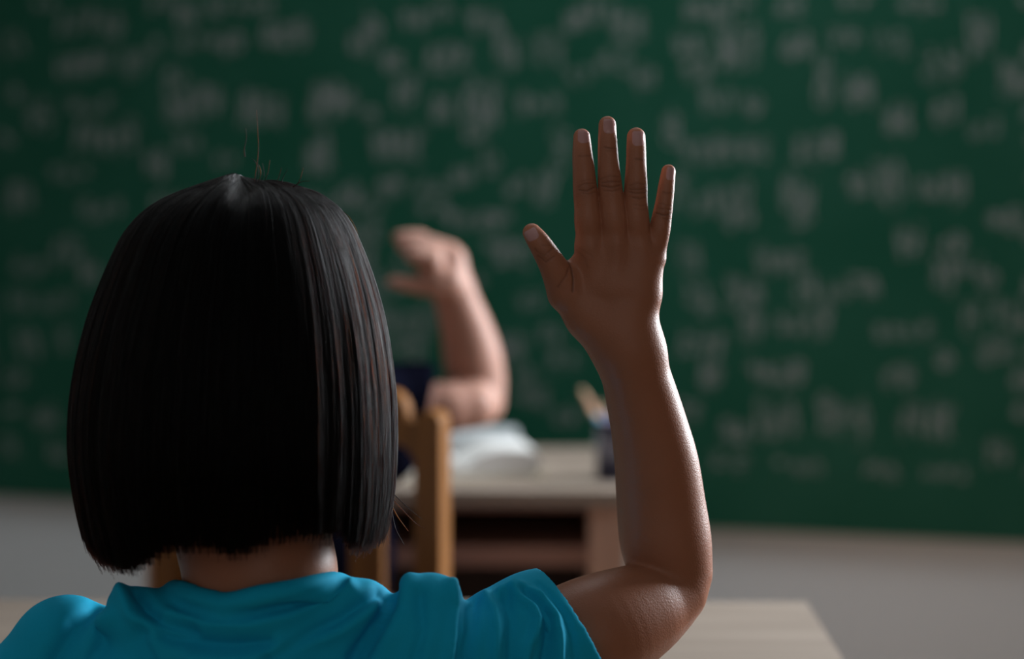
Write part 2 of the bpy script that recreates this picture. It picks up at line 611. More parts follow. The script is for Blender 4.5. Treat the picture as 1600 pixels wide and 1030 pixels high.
# words of the board: centre, size (picture pixels), strength
WORDS = [
 (71,5,40,23,.5),(142,36,115,40,.6),(26,69,53,43,.45),(115,106,63,43,.9),(158,96,40,33,.9),(214,99,50,43,.7),(241,69,26,23,.6),(254,7,60,30,.7),(292,23,36,43,.9),
 (340,10,40,36,.8),(396,8,66,23,.8),(310,69,76,30,.6),(363,69,40,40,1),(445,53,80,43,1),(274,125,36,36,.8),(304,158,99,56,1),(409,172,76,60,1.1),(63,178,46,60,.6),(142,165,82,33,.55),
 (165,215,109,50,.75),(244,251,40,50,.85),(33,307,43,50,.8),(158,323,80,36,.6),(109,271,82,26,.4),(10,214,30,33,.5),(297,224,50,33,.45),(353,251,40,23,.5),(20,150,30,30,.4),
 (581,40,33,53,1),(562,69,36,33,.9),(644,33,43,33,.75),(684,20,53,30,.5),(760,30,56,36,1),(614,99,40,33,.9),(700,89,69,40,1),(793,79,40,56,1),(859,76,50,60,.6),(892,33,26,33,.8),
 (509,158,56,56,1.1),(545,155,33,50,.8),(578,178,30,23,.9),(634,145,36,53,.75),(690,168,36,40,.95),(750,162,63,76,.95),(842,162,79,36,.7),(499,244,46,66,1),(621,228,86,50,1),(743,208,40,26,.6),
 (545,307,40,40,.8),(611,294,50,36,.85),(723,277,36,30,.7),(766,254,33,53,.6),(809,290,40,33,.7),(852,297,40,66,.75),(674,297,50,33,.6),(878,231,30,66,.7),(585,333,30,20,.6),(680,327,60,26,.7),(773,337,60,16,.7),
 (930,20,70,40,.7),(985,40,60,40,.75),(960,95,60,40,.6),(1010,120,40,40,.5),(905,120,40,30,.5),
 (1121,11,110,40,.6),(1235,9,48,33,.75),(1335,4,55,22,.75),(1438,7,66,26,.6),(1077,70,48,40,.8),(1154,70,70,70,.8),(1088,107,44,37,.75),(1247,70,52,40,.8),(1320,59,48,33,.5),(1394,68,60,40,.4),
 (1531,55,40,85,.55),(1453,100,30,48,.6),(1488,100,30,48,.6),(1287,129,33,100,.6),(1343,151,48,59,.75),(1121,155,55,55,.6),(1176,162,33,37,.6),(1405,192,44,52,.65),(1479,173,44,48,.7),(1051,196,33,52,1),
 (1132,236,140,37,.6),(1276,232,74,44,.8),(1390,280,44,81,.7),(1339,291,40,48,.7),(1453,291,40,40,.6),(1494,295,37,52,.6),(1247,325,52,85,.85),(1129,314,88,55,.6),(1154,347,59,48,.6),(1571,343,55,33,.8),(1540,200,50,40,.5),(1580,120,40,60,.5),
 (1420,378,40,48,.7),(1486,382,44,33,.75),(1221,408,81,40,.85),(1475,430,37,55,.75),(1516,419,55,33,.7),(1545,434,33,44,.7),(1165,460,59,55,.8),(1258,449,40,55,.8),(1350,445,48,40,.85),(1095,463,48,55,.6),(1306,456,44,30,.5),
 (1176,511,37,44,.7),(1235,508,52,37,.7),(1280,504,40,55,.75),(1450,511,33,33,.6),(1398,519,63,26,.5),(1516,497,30,52,.55),(1099,537,81,48,.85),(1110,589,37,55,.7),(1188,585,40,40,.7),(1232,581,52,48,.85),(1479,556,30,52,.6),
 (1553,548,55,52,.65),(1405,589,48,48,.6),(1317,652,81,66,.85),(1213,655,66,66,.7),(1151,674,48,37,.7),(1446,655,85,59,.65),(1560,710,44,44,.5),(1570,490,40,50,.5),(1140,720,60,30,.5),(1250,730,80,25,.45),(1380,735,60,30,.5),(1480,740,80,25,.4),
 (45,415,60,40,.55),(100,395,50,50,.5),(30,470,45,40,.5),(90,470,60,30,.55),(140,420,40,50,.5),(45,540,50,50,.5),(100,530,30,40,.5),(25,590,40,30,.5),(70,655,50,35,.7),(20,640,35,25,.5),(90,705,40,35,.6),(15,700,35,35,.5),
 (740,345,100,24,.75),(800,400,60,40,.9),(790,380,70,24,.7),(610,440,60,40,.6),(650,505,60,40,.75),(640,545,55,40,.7),(600,500,40,40,.6),(735,440,50,30,.6),(800,540,52,50,.95),(830,470,50,30,.5),(830,620,60,36,.7),(880,560,50,40,.6),
 (885,650,50,36,.5),(640,405,50,26,.4),(820,585,40,26,.6),(860,520,40,30,.5),(500,350,60,30,.6),(1075,640,40,36,.5),(1060,300,30,60,.5),(1075,400,40,40,.5),
]
# the rows go on behind the heads and past the picture's edges
wr = random.Random(5)
for wy in range(-190, 735, 46):
    for wx in range(-420, 2000, 62):
        if (140 < wx < 590 and 300 < wy) or wx < -20 or wx > 1620 or wy < -20:
            if wr.random() < 0.72:
                WORDS.append((wx + wr.uniform(-14, 14), wy + wr.uniform(-8, 8), wr.uniform(34, 74), wr.uniform(26, 48), wr.uniform(.5, .95)))
cv, cf = [], []


def ribbon(pts, w):
    """a chalk stroke lying on the board (board-local x, z), a hair proud of it"""
    prev = None
    for i, (x, z) in enumerate(pts):
        a = pts[max(0, i - 1)]; c = pts[min(len(pts) - 1, i + 1)]
        dx, dz = c[0] - a[0], c[1] - a[1]
        l = math.hypot(dx, dz) + 1e-9
        nx, nz = -dz / l * w / 2, dx / l * w / 2
        k = len(cv)
        cv.append((x + nx, -0.0232, z + nz)); cv.append((x - nx, -0.0232, z - nz))
        if prev is not None:
            cf.append((prev, prev + 1, k + 1, k))
        prev = k


for (wx, wy, ww, wh, st) in WORDS:
    u, z, t = on_board(wx, wy)
    sc_ = t / F
    W, H = ww * sc_, wh * sc_
    ng = max(1, round(ww / 24.0))
    gw = W / ng
    for g in range(ng):
        gx = u - W / 2 + (g + 0.5) * gw
        for k in range(max(4, int(2.3 * (3.3 * st + random.random() + wh / 45.0)))):
            ox, oz = gx + random.uniform(-.32, .32) * gw, z + random.uniform(-.38, .38) * H
            kind = random.random()
            wid = 0.0017 * (0.75 + 0.5 * st)
            if kind < 0.35:                      # short bar
                l = random.uniform(.5, .95) * gw / 2
                s_ = random.uniform(-.25, .25)
                ribbon([(ox - l * .7, oz - s_ * l), (ox, oz + .002), (ox + l * .7, oz + s_ * l)], wid)
            elif kind < 0.65:                    # upright or slanted stroke
                l = random.uniform(.15, .45) * H
                s_ = random.uniform(-.35, .35)
                ribbon([(ox - s_ * l, (z + oz) / 2 - l), (ox, (z + oz) / 2 + random.uniform(-.1, .1) * H), (ox + s_ * l, (z + oz) / 2 + l)], wid)
            else:                                # loop or hook
                a0 = random.uniform(0, 6.28); a1 = a0 + random.uniform(2.5, 6.0)
                rx, rz = gw * random.uniform(.2, .42), H * random.uniform(.15, .3)
                ribbon([((gx + ox) / 2 + rx * math.cos(a0 + (a1 - a0) * q / 7), oz + rz * math.sin(a0 + (a1 - a0) * q / 7)) for q in range(8)], wid)
me = bpy.data.meshes.new('chalk_writing')
me.from_pydata(cv, [], cf)
me.update()
cw = link_mesh('chalk_writing', me, M['chalk'], board)
tag(cw, 'rows of white chalk handwriting', kind='stuff')


# ------------------------------------------------------------------ desks
def make_desk(x0, x1, y0, y1, zt, label):
    root = empty('school_desk', ((x0 + x1) / 2, (y0 + y1) / 2, 0))
    w, d = (x1 - x0) / 2, (y1 - y0) / 2
    tag(root, label, 'desk')
    build('tabletop', box_bm(-w, w, -d, d, zt - 0.020, zt), M['pale_wood'], root, bevel=0.002)
    for s in (-1, 1):
        a, c = sorted((s * (w - 0.012), s * (w - 0.062)))
        build('side_panel', box_bm(a, c, -d + 0.012, d - 0.012, 0.0, zt - 0.020), M['side_wood'], root, bevel=0.002)
    i = w - 0.062
    build('apron', box_bm(-i, i, -d + 0.025, -d + 0.040, zt - 0.030, zt - 0.020), M['brown_wood'], root)
    build('shelf', box_bm(-i, i, -d + 0.018, d - 0.03, zt - 0.106, zt - 0.079), M['brown_wood'], root, bevel=0.0015)
    build('back_panel', box_bm(-i, i, d - 0.03, d - 0.015, 0.10, zt - 0.020), M['dark_board'], root)
    build('foot_rail', box_bm(-i, i, -0.02, 0.02, 0.08, 0.12), M['brown_wood'], root)
    return root


make_desk(-0.62, 0.258, 1.42, 1.87, 0.62, 'pale wooden desk in front of the girl in turquoise')
make_desk(-0.55, 0.125, 2.57, 3.02, 0.62, 'wooden desk with open dark shelf, books and pencil cup on its top')


# ------------------------------------------------------------------ the orange wooden chair
def make_chair(loc, rz, label, zs=0.36, back=True):
    root = empty('wooden_chair', loc, rz)
    tag(root, label, 'chair')
    hw = 0.155
    build('seat', box_bm(-0.17, 0.17, -0.135, 0.17, zs - 0.022, zs), M['orange_wood'], root, bevel=0.005)
    for s in (-1, 1):
        x0, x1 = s * hw - 0.0145, s * hw + 0.0145
        top = []
        for k in range(9):                       # rounded head of the post
            a = math.pi * k / 8
            top.append((s * hw + 0.0145 * math.cos(a), 0.772 + 0.012 * math.sin(a)))
        build('back_post', prism_bm([(x0, 0.0), (x1, 0.0)] + top, -0.172, -0.134), M['orange_wood'], root, bevel=0.003)
        build('leg', box_bm(s * 0.15 - 0.014, s * 0.15 + 0.014, 0.12, 0.15, 0.0, zs - 0.022), M['orange_wood'], root, bevel=0.003)
        build('side_rail', box_bm(s * 0.15 - 0.009, s * 0.15 + 0.009, -0.135, 0.12, 0.15, 0.18), M['orange_wood'], root, bevel=0.002)
    # top rail: lower board between the posts with a raised, round-shouldered crest
    i = hw - 0.0145
    out = [(-i, 0.728), (-i + 0.012, 0.744), (-i + 0.03, 0.750), (i - 0.03, 0.750), (i - 0.012, 0.744), (i, 0.728), (i, 0.771), (i - 0.010, 0.773)]
    c = i - 0.011
    for k in range(7):
        a = math.pi / 2 * k / 6
        out.append((c - 0.022 + 0.022 * math.cos(a), 0.780 + 0.026 * math.sin(a)))
    out.append((0.0, 0.812))
    for k in range(7):
        a = math.pi / 2 * (1 - k / 6)
        out.append((-c + 0.022 - 0.022 * math.cos(a), 0.780 + 0.026 * math.sin(a)))
    out += [(-i + 0.010, 0.773), (-i, 0.771)]
    build('top_rail', prism_bm(out, -0.166, -0.143), M['orange_wood'], root, bevel=0.002)
    build('lower_rail', box_bm(-i, i, -0.164, -0.144, 0.47, 0.51), M['orange_wood'], root, bevel=0.002)
    for x in (-0.080, 0.0, 0.080):
        build('back_slat', box_bm(x - 0.019, x + 0.019, -0.160, -0.148, 0.51, 0.750), M['orange_wood'], root, bevel=0.002)
    return root


CH = Vector((-0.233, 2.268, 0.0))
make_chair(CH, math.radians(-14), 'orange varnished wooden chair with slatted back behind the child in black')

# low stool that carries the girl (below the frame)
root = empty('wooden_stool', (-0.165, 1.205, 0))
tag(root, 'low wooden stool under the girl in turquoise', 'stool')
build('seat', lathe_bm([(0.12, 0.335), (0.135, 0.34), (0.135, 0.355), (0.128, 0.36)]), M['orange_wood'], root)
for k in range(4):
    a = math.pi / 4 + k * math.pi / 2
    bm = lathe_bm([(0.014, 0.0), (0.017, 0.337)], 12)
    l = build('leg', bm, M['orange_wood'], root, smooth=False)
    l.location = (0.085 * math.cos(a), 0.085 * math.sin(a), 0)

# ------------------------------------------------------------------ books and pencils on the front desk
ZD = 0.62


def make_open_book(loc, rz, W, D, T, label):
    root = empty('open_book', loc, rz)
    tag(root, label, 'book', 'books on the front desk')
    build('cover', box_bm(-W - 0.004, W + 0.004, -D / 2 - 0.003, D / 2 + 0.003, 0.0, 0.003), M['cover2'], root)
    for s in (-1, 1):
        out = [(0.0, 0.003)]
        out.append((s * W * 0.90, 0.003))
        for k in range(9):                       # fanned, rounded fore edge
            a = -math.pi / 2 + math.pi * k / 8
            out.append((s * (W * 0.90 + W * 0.10 * math.cos(a)), 0.003 + T * 0.48 + T * 0.48 * math.sin(a)))
        for k in range(1, 8):
            q = k / 8
            out.append((s * W * 0.9 * (1 - q), 0.003 + T * (0.97 + 0.10 * math.sin(q * math.pi) - 0.62 * q ** 4)))
        out.append((0.0, 0.003 + T * 0.30))
        if s < 0:
            out = out[::-1]
        build('page_block', prism_bm(out, -D / 2, D / 2), M['paper'], root, smooth=False)
    return root


make_open_book((-0.120, 2.740, ZD), math.radians(9), 0.110, 0.13, 0.035, 'open book with thick curling white pages in front of the elbow')
# closed thick volume behind the open book
bk = empty('book', (-0.125, 2.90, ZD), math.radians(4))
tag(bk, 'closed book with pale grey cover lying behind the open book', 'book', 'books on the front desk')
build('page_block', box_bm(-0.085, 0.083, -0.055, 0.055, 0.003, 0.034), M['paper'], bk)
build('cover', box_bm(-0.088, 0.088, -0.060, 0.060, 0.0, 0.003), M['cover'], bk)
build('cover', box_bm(-0.088, 0.088, -0.060, 0.060, 0.034, 0.038), M['cover'], bk)
build('spine', box_bm(-0.088, 0.088, -0.060, -0.0555, 0.003, 0.034), M['cover'], bk)

cx = at(968, 755, 2.68)
cup = empty('pencil_cup', (cx.x, 2.68, ZD))
tag(cup, 'dark navy pencil cup with a grey patch on the front desk', 'cup')
prof = [(0.028, 0.0), (0.0325, 0.002), (0.034, 0.081), (0.0335, 0.083), (0.0320, 0.081), (0.030, 0.005), (0.002, 0.004)]
build('body', lathe_bm(prof), M['cup'], cup, smooth=True)
bm = bmesh.new()
gr = [[None] * 7 for _ in range(7)]
for a in range(7):
    for c in range(7):
        th = math.radians(-150 + 75 * a / 6)
        zc = 0.030 + 0.035 * c / 6
        r = 0.0325 + 0.0015 * zc / 0.098 + 0.0006
        gr[a][c] = bm.verts.new((r * math.cos(th), r * math.sin(th), zc))
for a in range(6):
    for c in range(6):
        if (a, c) not in ((0, 0), (0, 5), (5, 0), (5, 5)):
            bm.faces.new((gr[a][c], gr[a + 1][c], gr[a + 1][c + 1], gr[a][c + 1]))
bmesh.ops.delete(bm, geom=[v for v in bm.verts if not v.link_faces], context='VERTS')
build('label_patch', bm, M['sticker'], cup)


def make_pencil(base, tip, r, mat, label):
    base, tip = Vector(base), Vector(tip)
    L = (tip - base).length
    p = empty('pencil', base)
    p.rotation_mode = 'QUATERNION'
    p.rotation_quaternion = (tip - base).to_track_quat('Z', 'Y')
    tag(p, label, 'pencil', 'pencils in the navy cup')
    build('shaft', lathe_bm([(r, 0.0), (r, L - 0.02)], 6), mat, p)
    build('sharpened_end', lathe_bm([(r, L - 0.02), (r * 0.3, L - 0.004)], 12), M['bare_wood'], p)
    build('lead', lathe_bm([(r * 0.3, L - 0.004), (0.0002, L)], 8), M['graphite'], p)


c0 = Vector((cx.x, 2.68, ZD + 0.008))
make_pencil(c0 + Vector((0.018, 0.006, 0)), at(905, 603, 2.69), 0.0050, M['pencil_tan'], 'thick tan pencil leaning far left out of the navy cup')
make_pencil(c0 + Vector((0.023, -0.004, 0)), at(917, 631, 2.67), 0.0046, M['pencil_blue'], 'blue pencil leaning left below the tan one in the cup')
make_pencil(c0 + Vector((0.004, 0.016, 0)), at(944, 622, 2.70), 0.0050, M['pencil_violet'], 'violet pencil standing behind the girl\'s forearm in the cup')


# ------------------------------------------------------------------ child in black at the front desk
def finger(Fd, G, pts):
    G.chain(pts, 0.0015)


def make_front_child():
    root = empty('person', (-0.255, 2.25, 0))
    tag(root, 'child in black shirt on the orange chair raising a pale arm', 'person')
    xs = axis_steps((-0.50, -0.30, 0.006), (-0.30, -0.02, 0.0025))
    ys = axis_steps((2.10, 2.16, 0.006), (2.16, 2.48, 0.003))
    zs = axis_steps((0.36, 0.66, 0.006), (0.66, 1.02, 0.0025))
    B = Field(xs, ys, zs)
    # torso, neck, head (hidden behind the girl's head)
    B.wchain([(-0.268, 2.24, 0.48, 0.095), (-0.276, 2.235, 0.60, 0.088), (-0.280, 2.24, 0.66, 0.078)], 0.015, 0.75)
    B.wchain([(-0.36, 2.24, 0.705, 0.040), (-0.275, 2.24, 0.715, 0.05), (-0.19, 2.25, 0.715, 0.040)], 0.03)
    hx, hy, hz = -0.295, 2.265, 0.862
    B.cone((-0.280, 2.245, 0.72), (hx, hy - 0.01, hz - 0.03), 0.040, 0.038, 0.012)
    B.ell((hx, hy, hz + 0.012), (0.068, 0.083, 0.088), 0.01)
    B.cone((hx, hy + 0.03, hz - 0.055), (hx, hy + 0.055, hz - 0.075), 0.045, 0.022, 0.02)
    B.cone((hx, hy + 0.083, hz + 0.005), (hx, hy + 0.094, hz - 0.022), 0.006, 0.011, 0.008)
    for s in (-1, 1):
        B.ell((hx + s * 0.068, hy, hz - 0.008), (0.007, 0.016, 0.026), 0.006)
        B.ell((hx + s * 0.028, hy + 0.080, hz + 0.006), (0.014, 0.010, 0.009), 0.006, True)
    B.ell((hx, hy + 0.080, hz - 0.050), (0.022, 0.010, 0.006), 0.004)
    # left arm to the desk
    B.wchain([(-0.375, 2.245, 0.70, 0.033), (-0.40, 2.27, 0.645, 0.030)], 0.01)
    B.wchain([(-0.40, 2.27, 0.645, 0.028), (-0.36, 2.44, 0.655, 0.022)], 0.01)
    # raised right arm, traced from the picture
    U = B.blank()
    U.chain([(595, 622, 2.335, 40), (650, 636, 2.352, 41), (700, 637, 2.358, 38), (738, 633, 2.370, 38)], 0.008)
    Fo = B.blank()
    Fo.spline([(747, 626, 2.402, 42), (744, 595, 2.405, 46), (738, 557, 2.400, 46), (730, 520, 2.392, 41), (719, 485, 2.383, 36), (708, 452, 2.375, 33)])
    B.V = Field.smin(B.V, U.V, 0.012)
    B.V = Field.smin(B.V, Fo.V, 0.006)
    H = B.blank()
    H.chain([(706, 448, 2.375, 33), (694, 412, 2.37, 34), (672, 394, 2.365, 26)], 0.008, 0.75)
    H.chain([(700, 440, 2.36, 28), (676, 432, 2.355, 24)], 0.008)
    G = B.blank()
    G.chain([(680, 392, 2.385, 18), (655, 374, 2.385, 14), (634, 371, 2.38, 11)], 0.002)     # index side, farthest
    G.chain([(676, 392, 2.368, 18), (648, 377, 2.368, 14), (624, 372, 2.365, 11)], 0.002)
    G.chain([(676, 400, 2.352, 17), (650, 391, 2.350, 14), (630, 386, 2.350, 10)], 0.002)
    G.chain([(676, 408, 2.338, 16), (656, 404, 2.335, 13), (642, 401, 2.335, 9)], 0.002)
    G.chain([(682, 444, 2.350, 20), (655, 447, 2.345, 14), (634, 443, 2.34, 11.5), (614, 440, 2.338, 9)], 0.002)
    H.V = Field.smin(H.V, G.V, 0.005)
    # left hand resting on its lap, five short fingers
    B.wchain([(-0.36, 2.44, 0.655, 0.020), (-0.345, 2.462, 0.652, 0.020)], 0.006)
    for q in range(4):
        B.cone((-0.365 + q * 0.013, 2.455, 0.652), (-0.367 + q * 0.014, 2.472, 0.642), 0.0065, 0.0055, 0.002)
    B.cone((-0.335, 2.44, 0.65), (-0.318, 2.462, 0.645), 0.008, 0.006, 0.003)
    B.V = Field.smin(B.V, H.V, 0.006)
    co, qd = B.mesh()
    co = relax(co, qd, 2)
    body = link_mesh('body', numpy_mesh('body', co, qd), M['skin2'], root, True)
    # eyes
    for s in (-1, 1):
        bm = bmesh.new(); bmesh.ops.create_uvsphere(bm, u_segments=16, v_segments=10, radius=0.011)
        bmesh.ops.translate(bm, verts=bm.verts, vec=(hx + s * 0.028, hy + 0.068, hz + 0.005))
        build('eye', bm, M['eye'], root, True, True)
    # black shirt: torso, short sleeve up to mid upper arm
    S = Field(axis_steps((-0.50, -0.02, 0.0035)), axis_steps((2.08, 2.50, 0.0045)), axis_steps((0.40, 0.84, 0.0035)))
    S.wchain([(-0.268, 2.24, 0.46, 0.110), (-0.276, 2.235, 0.60, 0.100), (-0.280, 2.24, 0.665, 0.090)], 0.015, 0.8)
    S.wchain([(-0.375, 2.24, 0.705, 0.050), (-0.275, 2.24, 0.716, 0.055), (-0.19, 2.25, 0.720, 0.046)], 0.02)
    S.chain([(560, 618, 2.28, 48), (610, 622, 2.335, 50), (652, 622, 2.350, 53), (690, 625, 2.36, 52)], 0.015)
    S.wchain([(-0.375, 2.245, 0.70, 0.043), (-0.395, 2.26, 0.655, 0.043)], 0.012)
    # sleeve opening
    a = np.array(at(672, 612, 2.355)); n = np.array((1.0, 0.10, -0.25)); n /= np.linalg.norm(n)
    X, Y, Z = S.xs[:, None, None], S.ys[None, :, None], S.zs[None, None, :]
    pl = ((X - a[0]) * n[0] + (Y - a[1]) * n[1] + (Z - a[2]) * n[2]).astype(np.float32)
    S.V = np.where(X > -0.22, np.maximum(S.V, pl), S.V)
    S.V = np.maximum(S.V, 0.44 - Z)
    S.cone((-0.280, 2.245, 0.745), (hx, hy, 0.86), 0.046, 0.050, 0.004, 1.0, True)
    co, qd = S.mesh(); co = relax(co, qd, 2)
    link_mesh('black_shirt', numpy_mesh('black_shirt', co, qd), M['navy'], root, True)
    # trousers and shoes
    T = Field(axis_steps((-0.46, -0.06, 0.008)), axis_steps((2.10, 2.70, 0.008)), axis_steps((0.05, 0.52, 0.008)))
    T.cone((-0.30, 2.25, 0.447), (-0.21, 2.25, 0.447), 0.072, 0.072, 0.012)
    for s in (-1, 1):
        x = -0.255 + s * 0.062
        T.wchain([(x, 2.25, 0.436, 0.060), (x + 0.05, 2.50, 0.428, 0.050), (x + 0.055, 2.50, 0.10, 0.036)], 0.015)
    co, qd = T.mesh(); co = relax(co, qd, 1)
    link_mesh('trousers', numpy_mesh('trousers', co, qd), M['jeans'], root, True)
    for s in (-1, 1):
        x = -0.255 + s * 0.062 + 0.055
        make_shoe(root, x, 2.52)
    # hair: short dark crop
    Hh = Field(axis_steps((-0.40, -0.20, 0.004)), axis_steps((2.14, 2.38, 0.004)), axis_steps((0.78, 1.0, 0.004)))
    Hh.ell((hx, hy - 0.004, hz + 0.020), (0.076, 0.090, 0.092), 0.01)
    X, Y, Z = Hh.xs[:, None, None], Hh.ys[None, :, None], Hh.zs[None, None, :]
    face = (Y - (hy + 0.045)) * 0.8 - (Z - (hz + 0.055)) * 0.75
    Hh.V = np.maximum(Hh.V, face.astype(np.float32)); Hh.V = np.maximum(Hh.V, hz - 0.05 - Z + 0 * X)
    co, qd = Hh.mesh(); co = relax(co, qd, 2)
    link_mesh('hair', numpy_mesh('hair', co, qd), M['hair_cap'], root, True)
    return root


def make_shoe(root, x, y):
    T = Field(axis_steps((x - 0.06, x + 0.06, 0.006)), axis_steps((y - 0.08, y + 0.14, 0.006)), axis_steps((-0.006, 0.12, 0.006)))
    T.cone((x, y - 0.025, 0.038), (x, y + 0.075, 0.030), 0.032, 0.030, 0.01)
    T.cone((x, y - 0.02, 0.04), (x, y - 0.02, 0.085), 0.034, 0.036, 0.015)
    T.V = np.maximum(T.V, (0.012 - T.zs)[None, None, :])
    co, qd = T.mesh(); co = relax(co, qd, 1)
    sh = link_mesh('shoe', numpy_mesh('shoe', co, qd), M['shoe'], root, True)
    out = []
    for k in range(20):
        a = 2 * math.pi * k / 20
        out.append((x + 0.035 * math.cos(a), y + 0.022 + 0.082 * math.sin(a)))
    bm = bmesh.new()
    A = [bm.verts.new((p[0], p[1], 0.0)) for p in out]; B_ = [bm.verts.new((p[0], p[1], 0.014)) for p in out]
    bm.faces.new(A); bm.faces.new(B_[::-1])
    for k in range(20):
        bm.faces.new((A[k], A[(k + 1) % 20], B_[(k + 1) % 20], B_[k]))
    build('sole', bm, M['sole'], sh, False, True)


make_front_child()

# ------------------------------------------------------------------ the girl: skin body with the raised hand
girl = empty('person', (-0.165, 1.205, 0))
tag(girl, 'girl with black bobbed hair and turquoise shirt raising her hand', 'person')
FING = {
 'index': [(922, 385, 1.247, 18.5), (919.5, 350, 1.243, 22), (917.5, 325, 1.243, 20.3), (914.5, 298, 1.243, 19.2), (912, 265, 1.244, 17.3), (910, 240, 1.246, 15.6), (909, 214, 1.249, 13.2)],
 'middle': [(962, 382, 1.247, 18.5), (959.5, 350, 1.243, 22), (956, 320, 1.243, 20.3), (953, 288, 1.243, 18.9), (951, 262, 1.244, 17.0), (949.5, 230, 1.246, 15.4), (949, 195, 1.249, 13.6)],
 'ring': [(999, 387, 1.249, 18), (995, 352, 1.245, 20.5), (992.8, 320, 1.245, 19.3), (993.5, 292, 1.245, 18.2), (994, 256, 1.246, 16.0), (994, 230, 1.248, 15.2), (994, 213.5, 1.251, 14.3)],
 'pinky': [(1023, 398, 1.251, 16.5), (1030, 362, 1.248, 17), (1034, 340, 1.248, 15.6), (1038, 316, 1.248, 14.0), (1041, 293, 1.249, 13.0), (1044.5, 268, 1.252, 11.2)],
 'thumb': [(884, 456, 1.246, 29), (866, 419, 1.240, 22.5), (851, 393, 1.238, 19.3), (840, 376, 1.238, 17.2), (831, 363.5, 1.241, 14.6)],
}
s_ = 1.25 / F
xs = axis_steps((-0.42, -0.036, 0.0045), (-0.036, 0.002, 0.0012), (0.002, 0.118, 0.00055))
ys = axis_steps((1.06, 1.165, 0.005), (1.165, 1.212, 0.0018), (1.212, 1.31, 0.0009), (1.31, 1.60, 0.006))
zs = axis_steps((0.40, 0.712, 0.006), (0.712, 0.925, 0.0011), (0.925, 1.075, 0.00055))
B = Field(xs, ys, zs)
gx = -0.172
# torso, shoulders, neck
B.wchain([(gx, 1.205, 0.44, 0.095), (gx, 1.205, 0.58, 0.088), (gx, 1.205, 0.66, 0.080)], 0.02, 0.6)
B.chain([(150, 1050, 1.208, 46), (300, 1040, 1.20, 52), (407, 1040, 1.200, 70), (560, 1040, 1.195, 52), (680, 1035, 1.195, 52)], 0.01)
B.chain([(407, 965, 1.198, 106), (407, 895, 1.195, 121), (385, 780, 1.205, 125)], 0.002)
# head, all of it under the hair from behind; the face looks at the board
hc = at(372, 560, 1.215)
hx, hy, hz = hc.x, 1.215, hc.z
B.ell((hx, hy, hz + 0.008), (0.072, 0.088, 0.092), 0.01)
B.cone((hx, hy + 0.030, hz - 0.062), (hx, hy + 0.058, hz - 0.084), 0.048, 0.022, 0.02)
B.cone((hx, hy + 0.086, hz + 0.002), (hx, hy + 0.098, hz - 0.026), 0.006, 0.011, 0.008)
for sg in (-1, 1):
    B.ell((hx + sg * 0.072, hy + 0.002, hz - 0.012), (0.007, 0.016, 0.027), 0.006)
    B.ell((hx + sg * 0.029, hy + 0.084, hz + 0.004), (0.014, 0.010, 0.009), 0.006, True)
    B.ell((hx + sg * 0.042, hy + 0.060, hz - 0.035), (0.022, 0.02, 0.02), 0.02)
B.ell((hx, hy + 0.084, hz - 0.054), (0.022, 0.010, 0.0055), 0.004)
# left arm, hand lying on the desk
la = at(110, 1040, 1.210)
B.wchain([(la.x, 1.210, la.z, 0.027), (-0.325, 1.20, 0.64, 0.027)], 0.01)
B.wchain([(-0.325, 1.20, 0.64, 0.027), (-0.30, 1.37, 0.652, 0.026), (-0.265, 1.47, 0.647, 0.021), (-0.255, 1.505, 0.640, 0.018)], 0.01)
for q in range(4):
    B.wchain([(-0.276 + q * 0.015, 1.515, 0.638, 0.0085), (-0.276 + q * 0.017, 1.545 + 0.004 * (q in (1, 2)), 0.634, 0.0075), (-0.275 + q * 0.018, 1.568 + 0.006 * (q in (1, 2)), 0.629, 0.0065)], 0.003)
B.wchain([(-0.245, 1.485, 0.640, 0.011), (-0.222, 1.505, 0.634, 0.009), (-0.212, 1.525, 0.630, 0.0075)], 0.004)
# raised right arm
U = B.blank()
U.spline([(690, 1035, 1.195, 58), (800, 1022, 1.212, 72), (880, 1004, 1.226, 86), (932, 988, 1.235, 91), (985, 963, 1.250, 79.5), (1020, 945, 1.262, 67), (1050, 924, 1.270, 56)])
A_ = B.blank()
A_.spline([(1050, 893, 1.276, 64), (1040, 845, 1.276, 72), (1033, 790, 1.275, 70), (1026, 726, 1.271, 66), (1016, 675, 1.267, 61), (1005, 629, 1.262, 57), (994, 588, 1.257, 54.0), (984, 549, 1.252, 53.5)])
A_.chain([(984, 549, 1.252, 53.5), (970, 515, 1.250, 53)], 0.008, 0.78)
U.V = Field.smin(U.V, A_.V, 0.0035)
del A_
B.V = Field.smin(B.V, U.V, 0.012)
U.V[:] = 0.05
P = U                                     # palm
for pts in ([(948, 512, 1.250, 33), (935, 450, 1.248, 26), (921, 387, 1.245, 23)],
            [(962, 514, 1.250, 34), (963, 450, 1.247, 27), (962, 384, 1.245, 23.5)],
            [(980, 514, 1.250, 35), (990, 450, 1.248, 26), (1000, 389, 1.247, 22)],
            [(987, 508, 1.252, 36), (1001, 462, 1.251, 29), (1018, 408, 1.250, 20.5)]):
    P.chain(pts, 0.0075)
P.chain([(958, 528, 1.252, 40), (921, 496, 1.250, 34), (890, 460, 1.248, 30)], 0.008)
P.chain([(900, 415, 1.247, 14), (890, 432, 1.246, 18)], 0.006)            # skin between thumb and index
for w_ in ([(943, 368, 1.247, 12), (943, 395, 1.247, 14)], [(980, 370, 1.248, 12), (981, 395, 1.248, 14)], [(1013, 370, 1.25, 11), (1012, 400, 1.25, 13)]):
    P.chain(w_, 0.004)
G = B.blank()
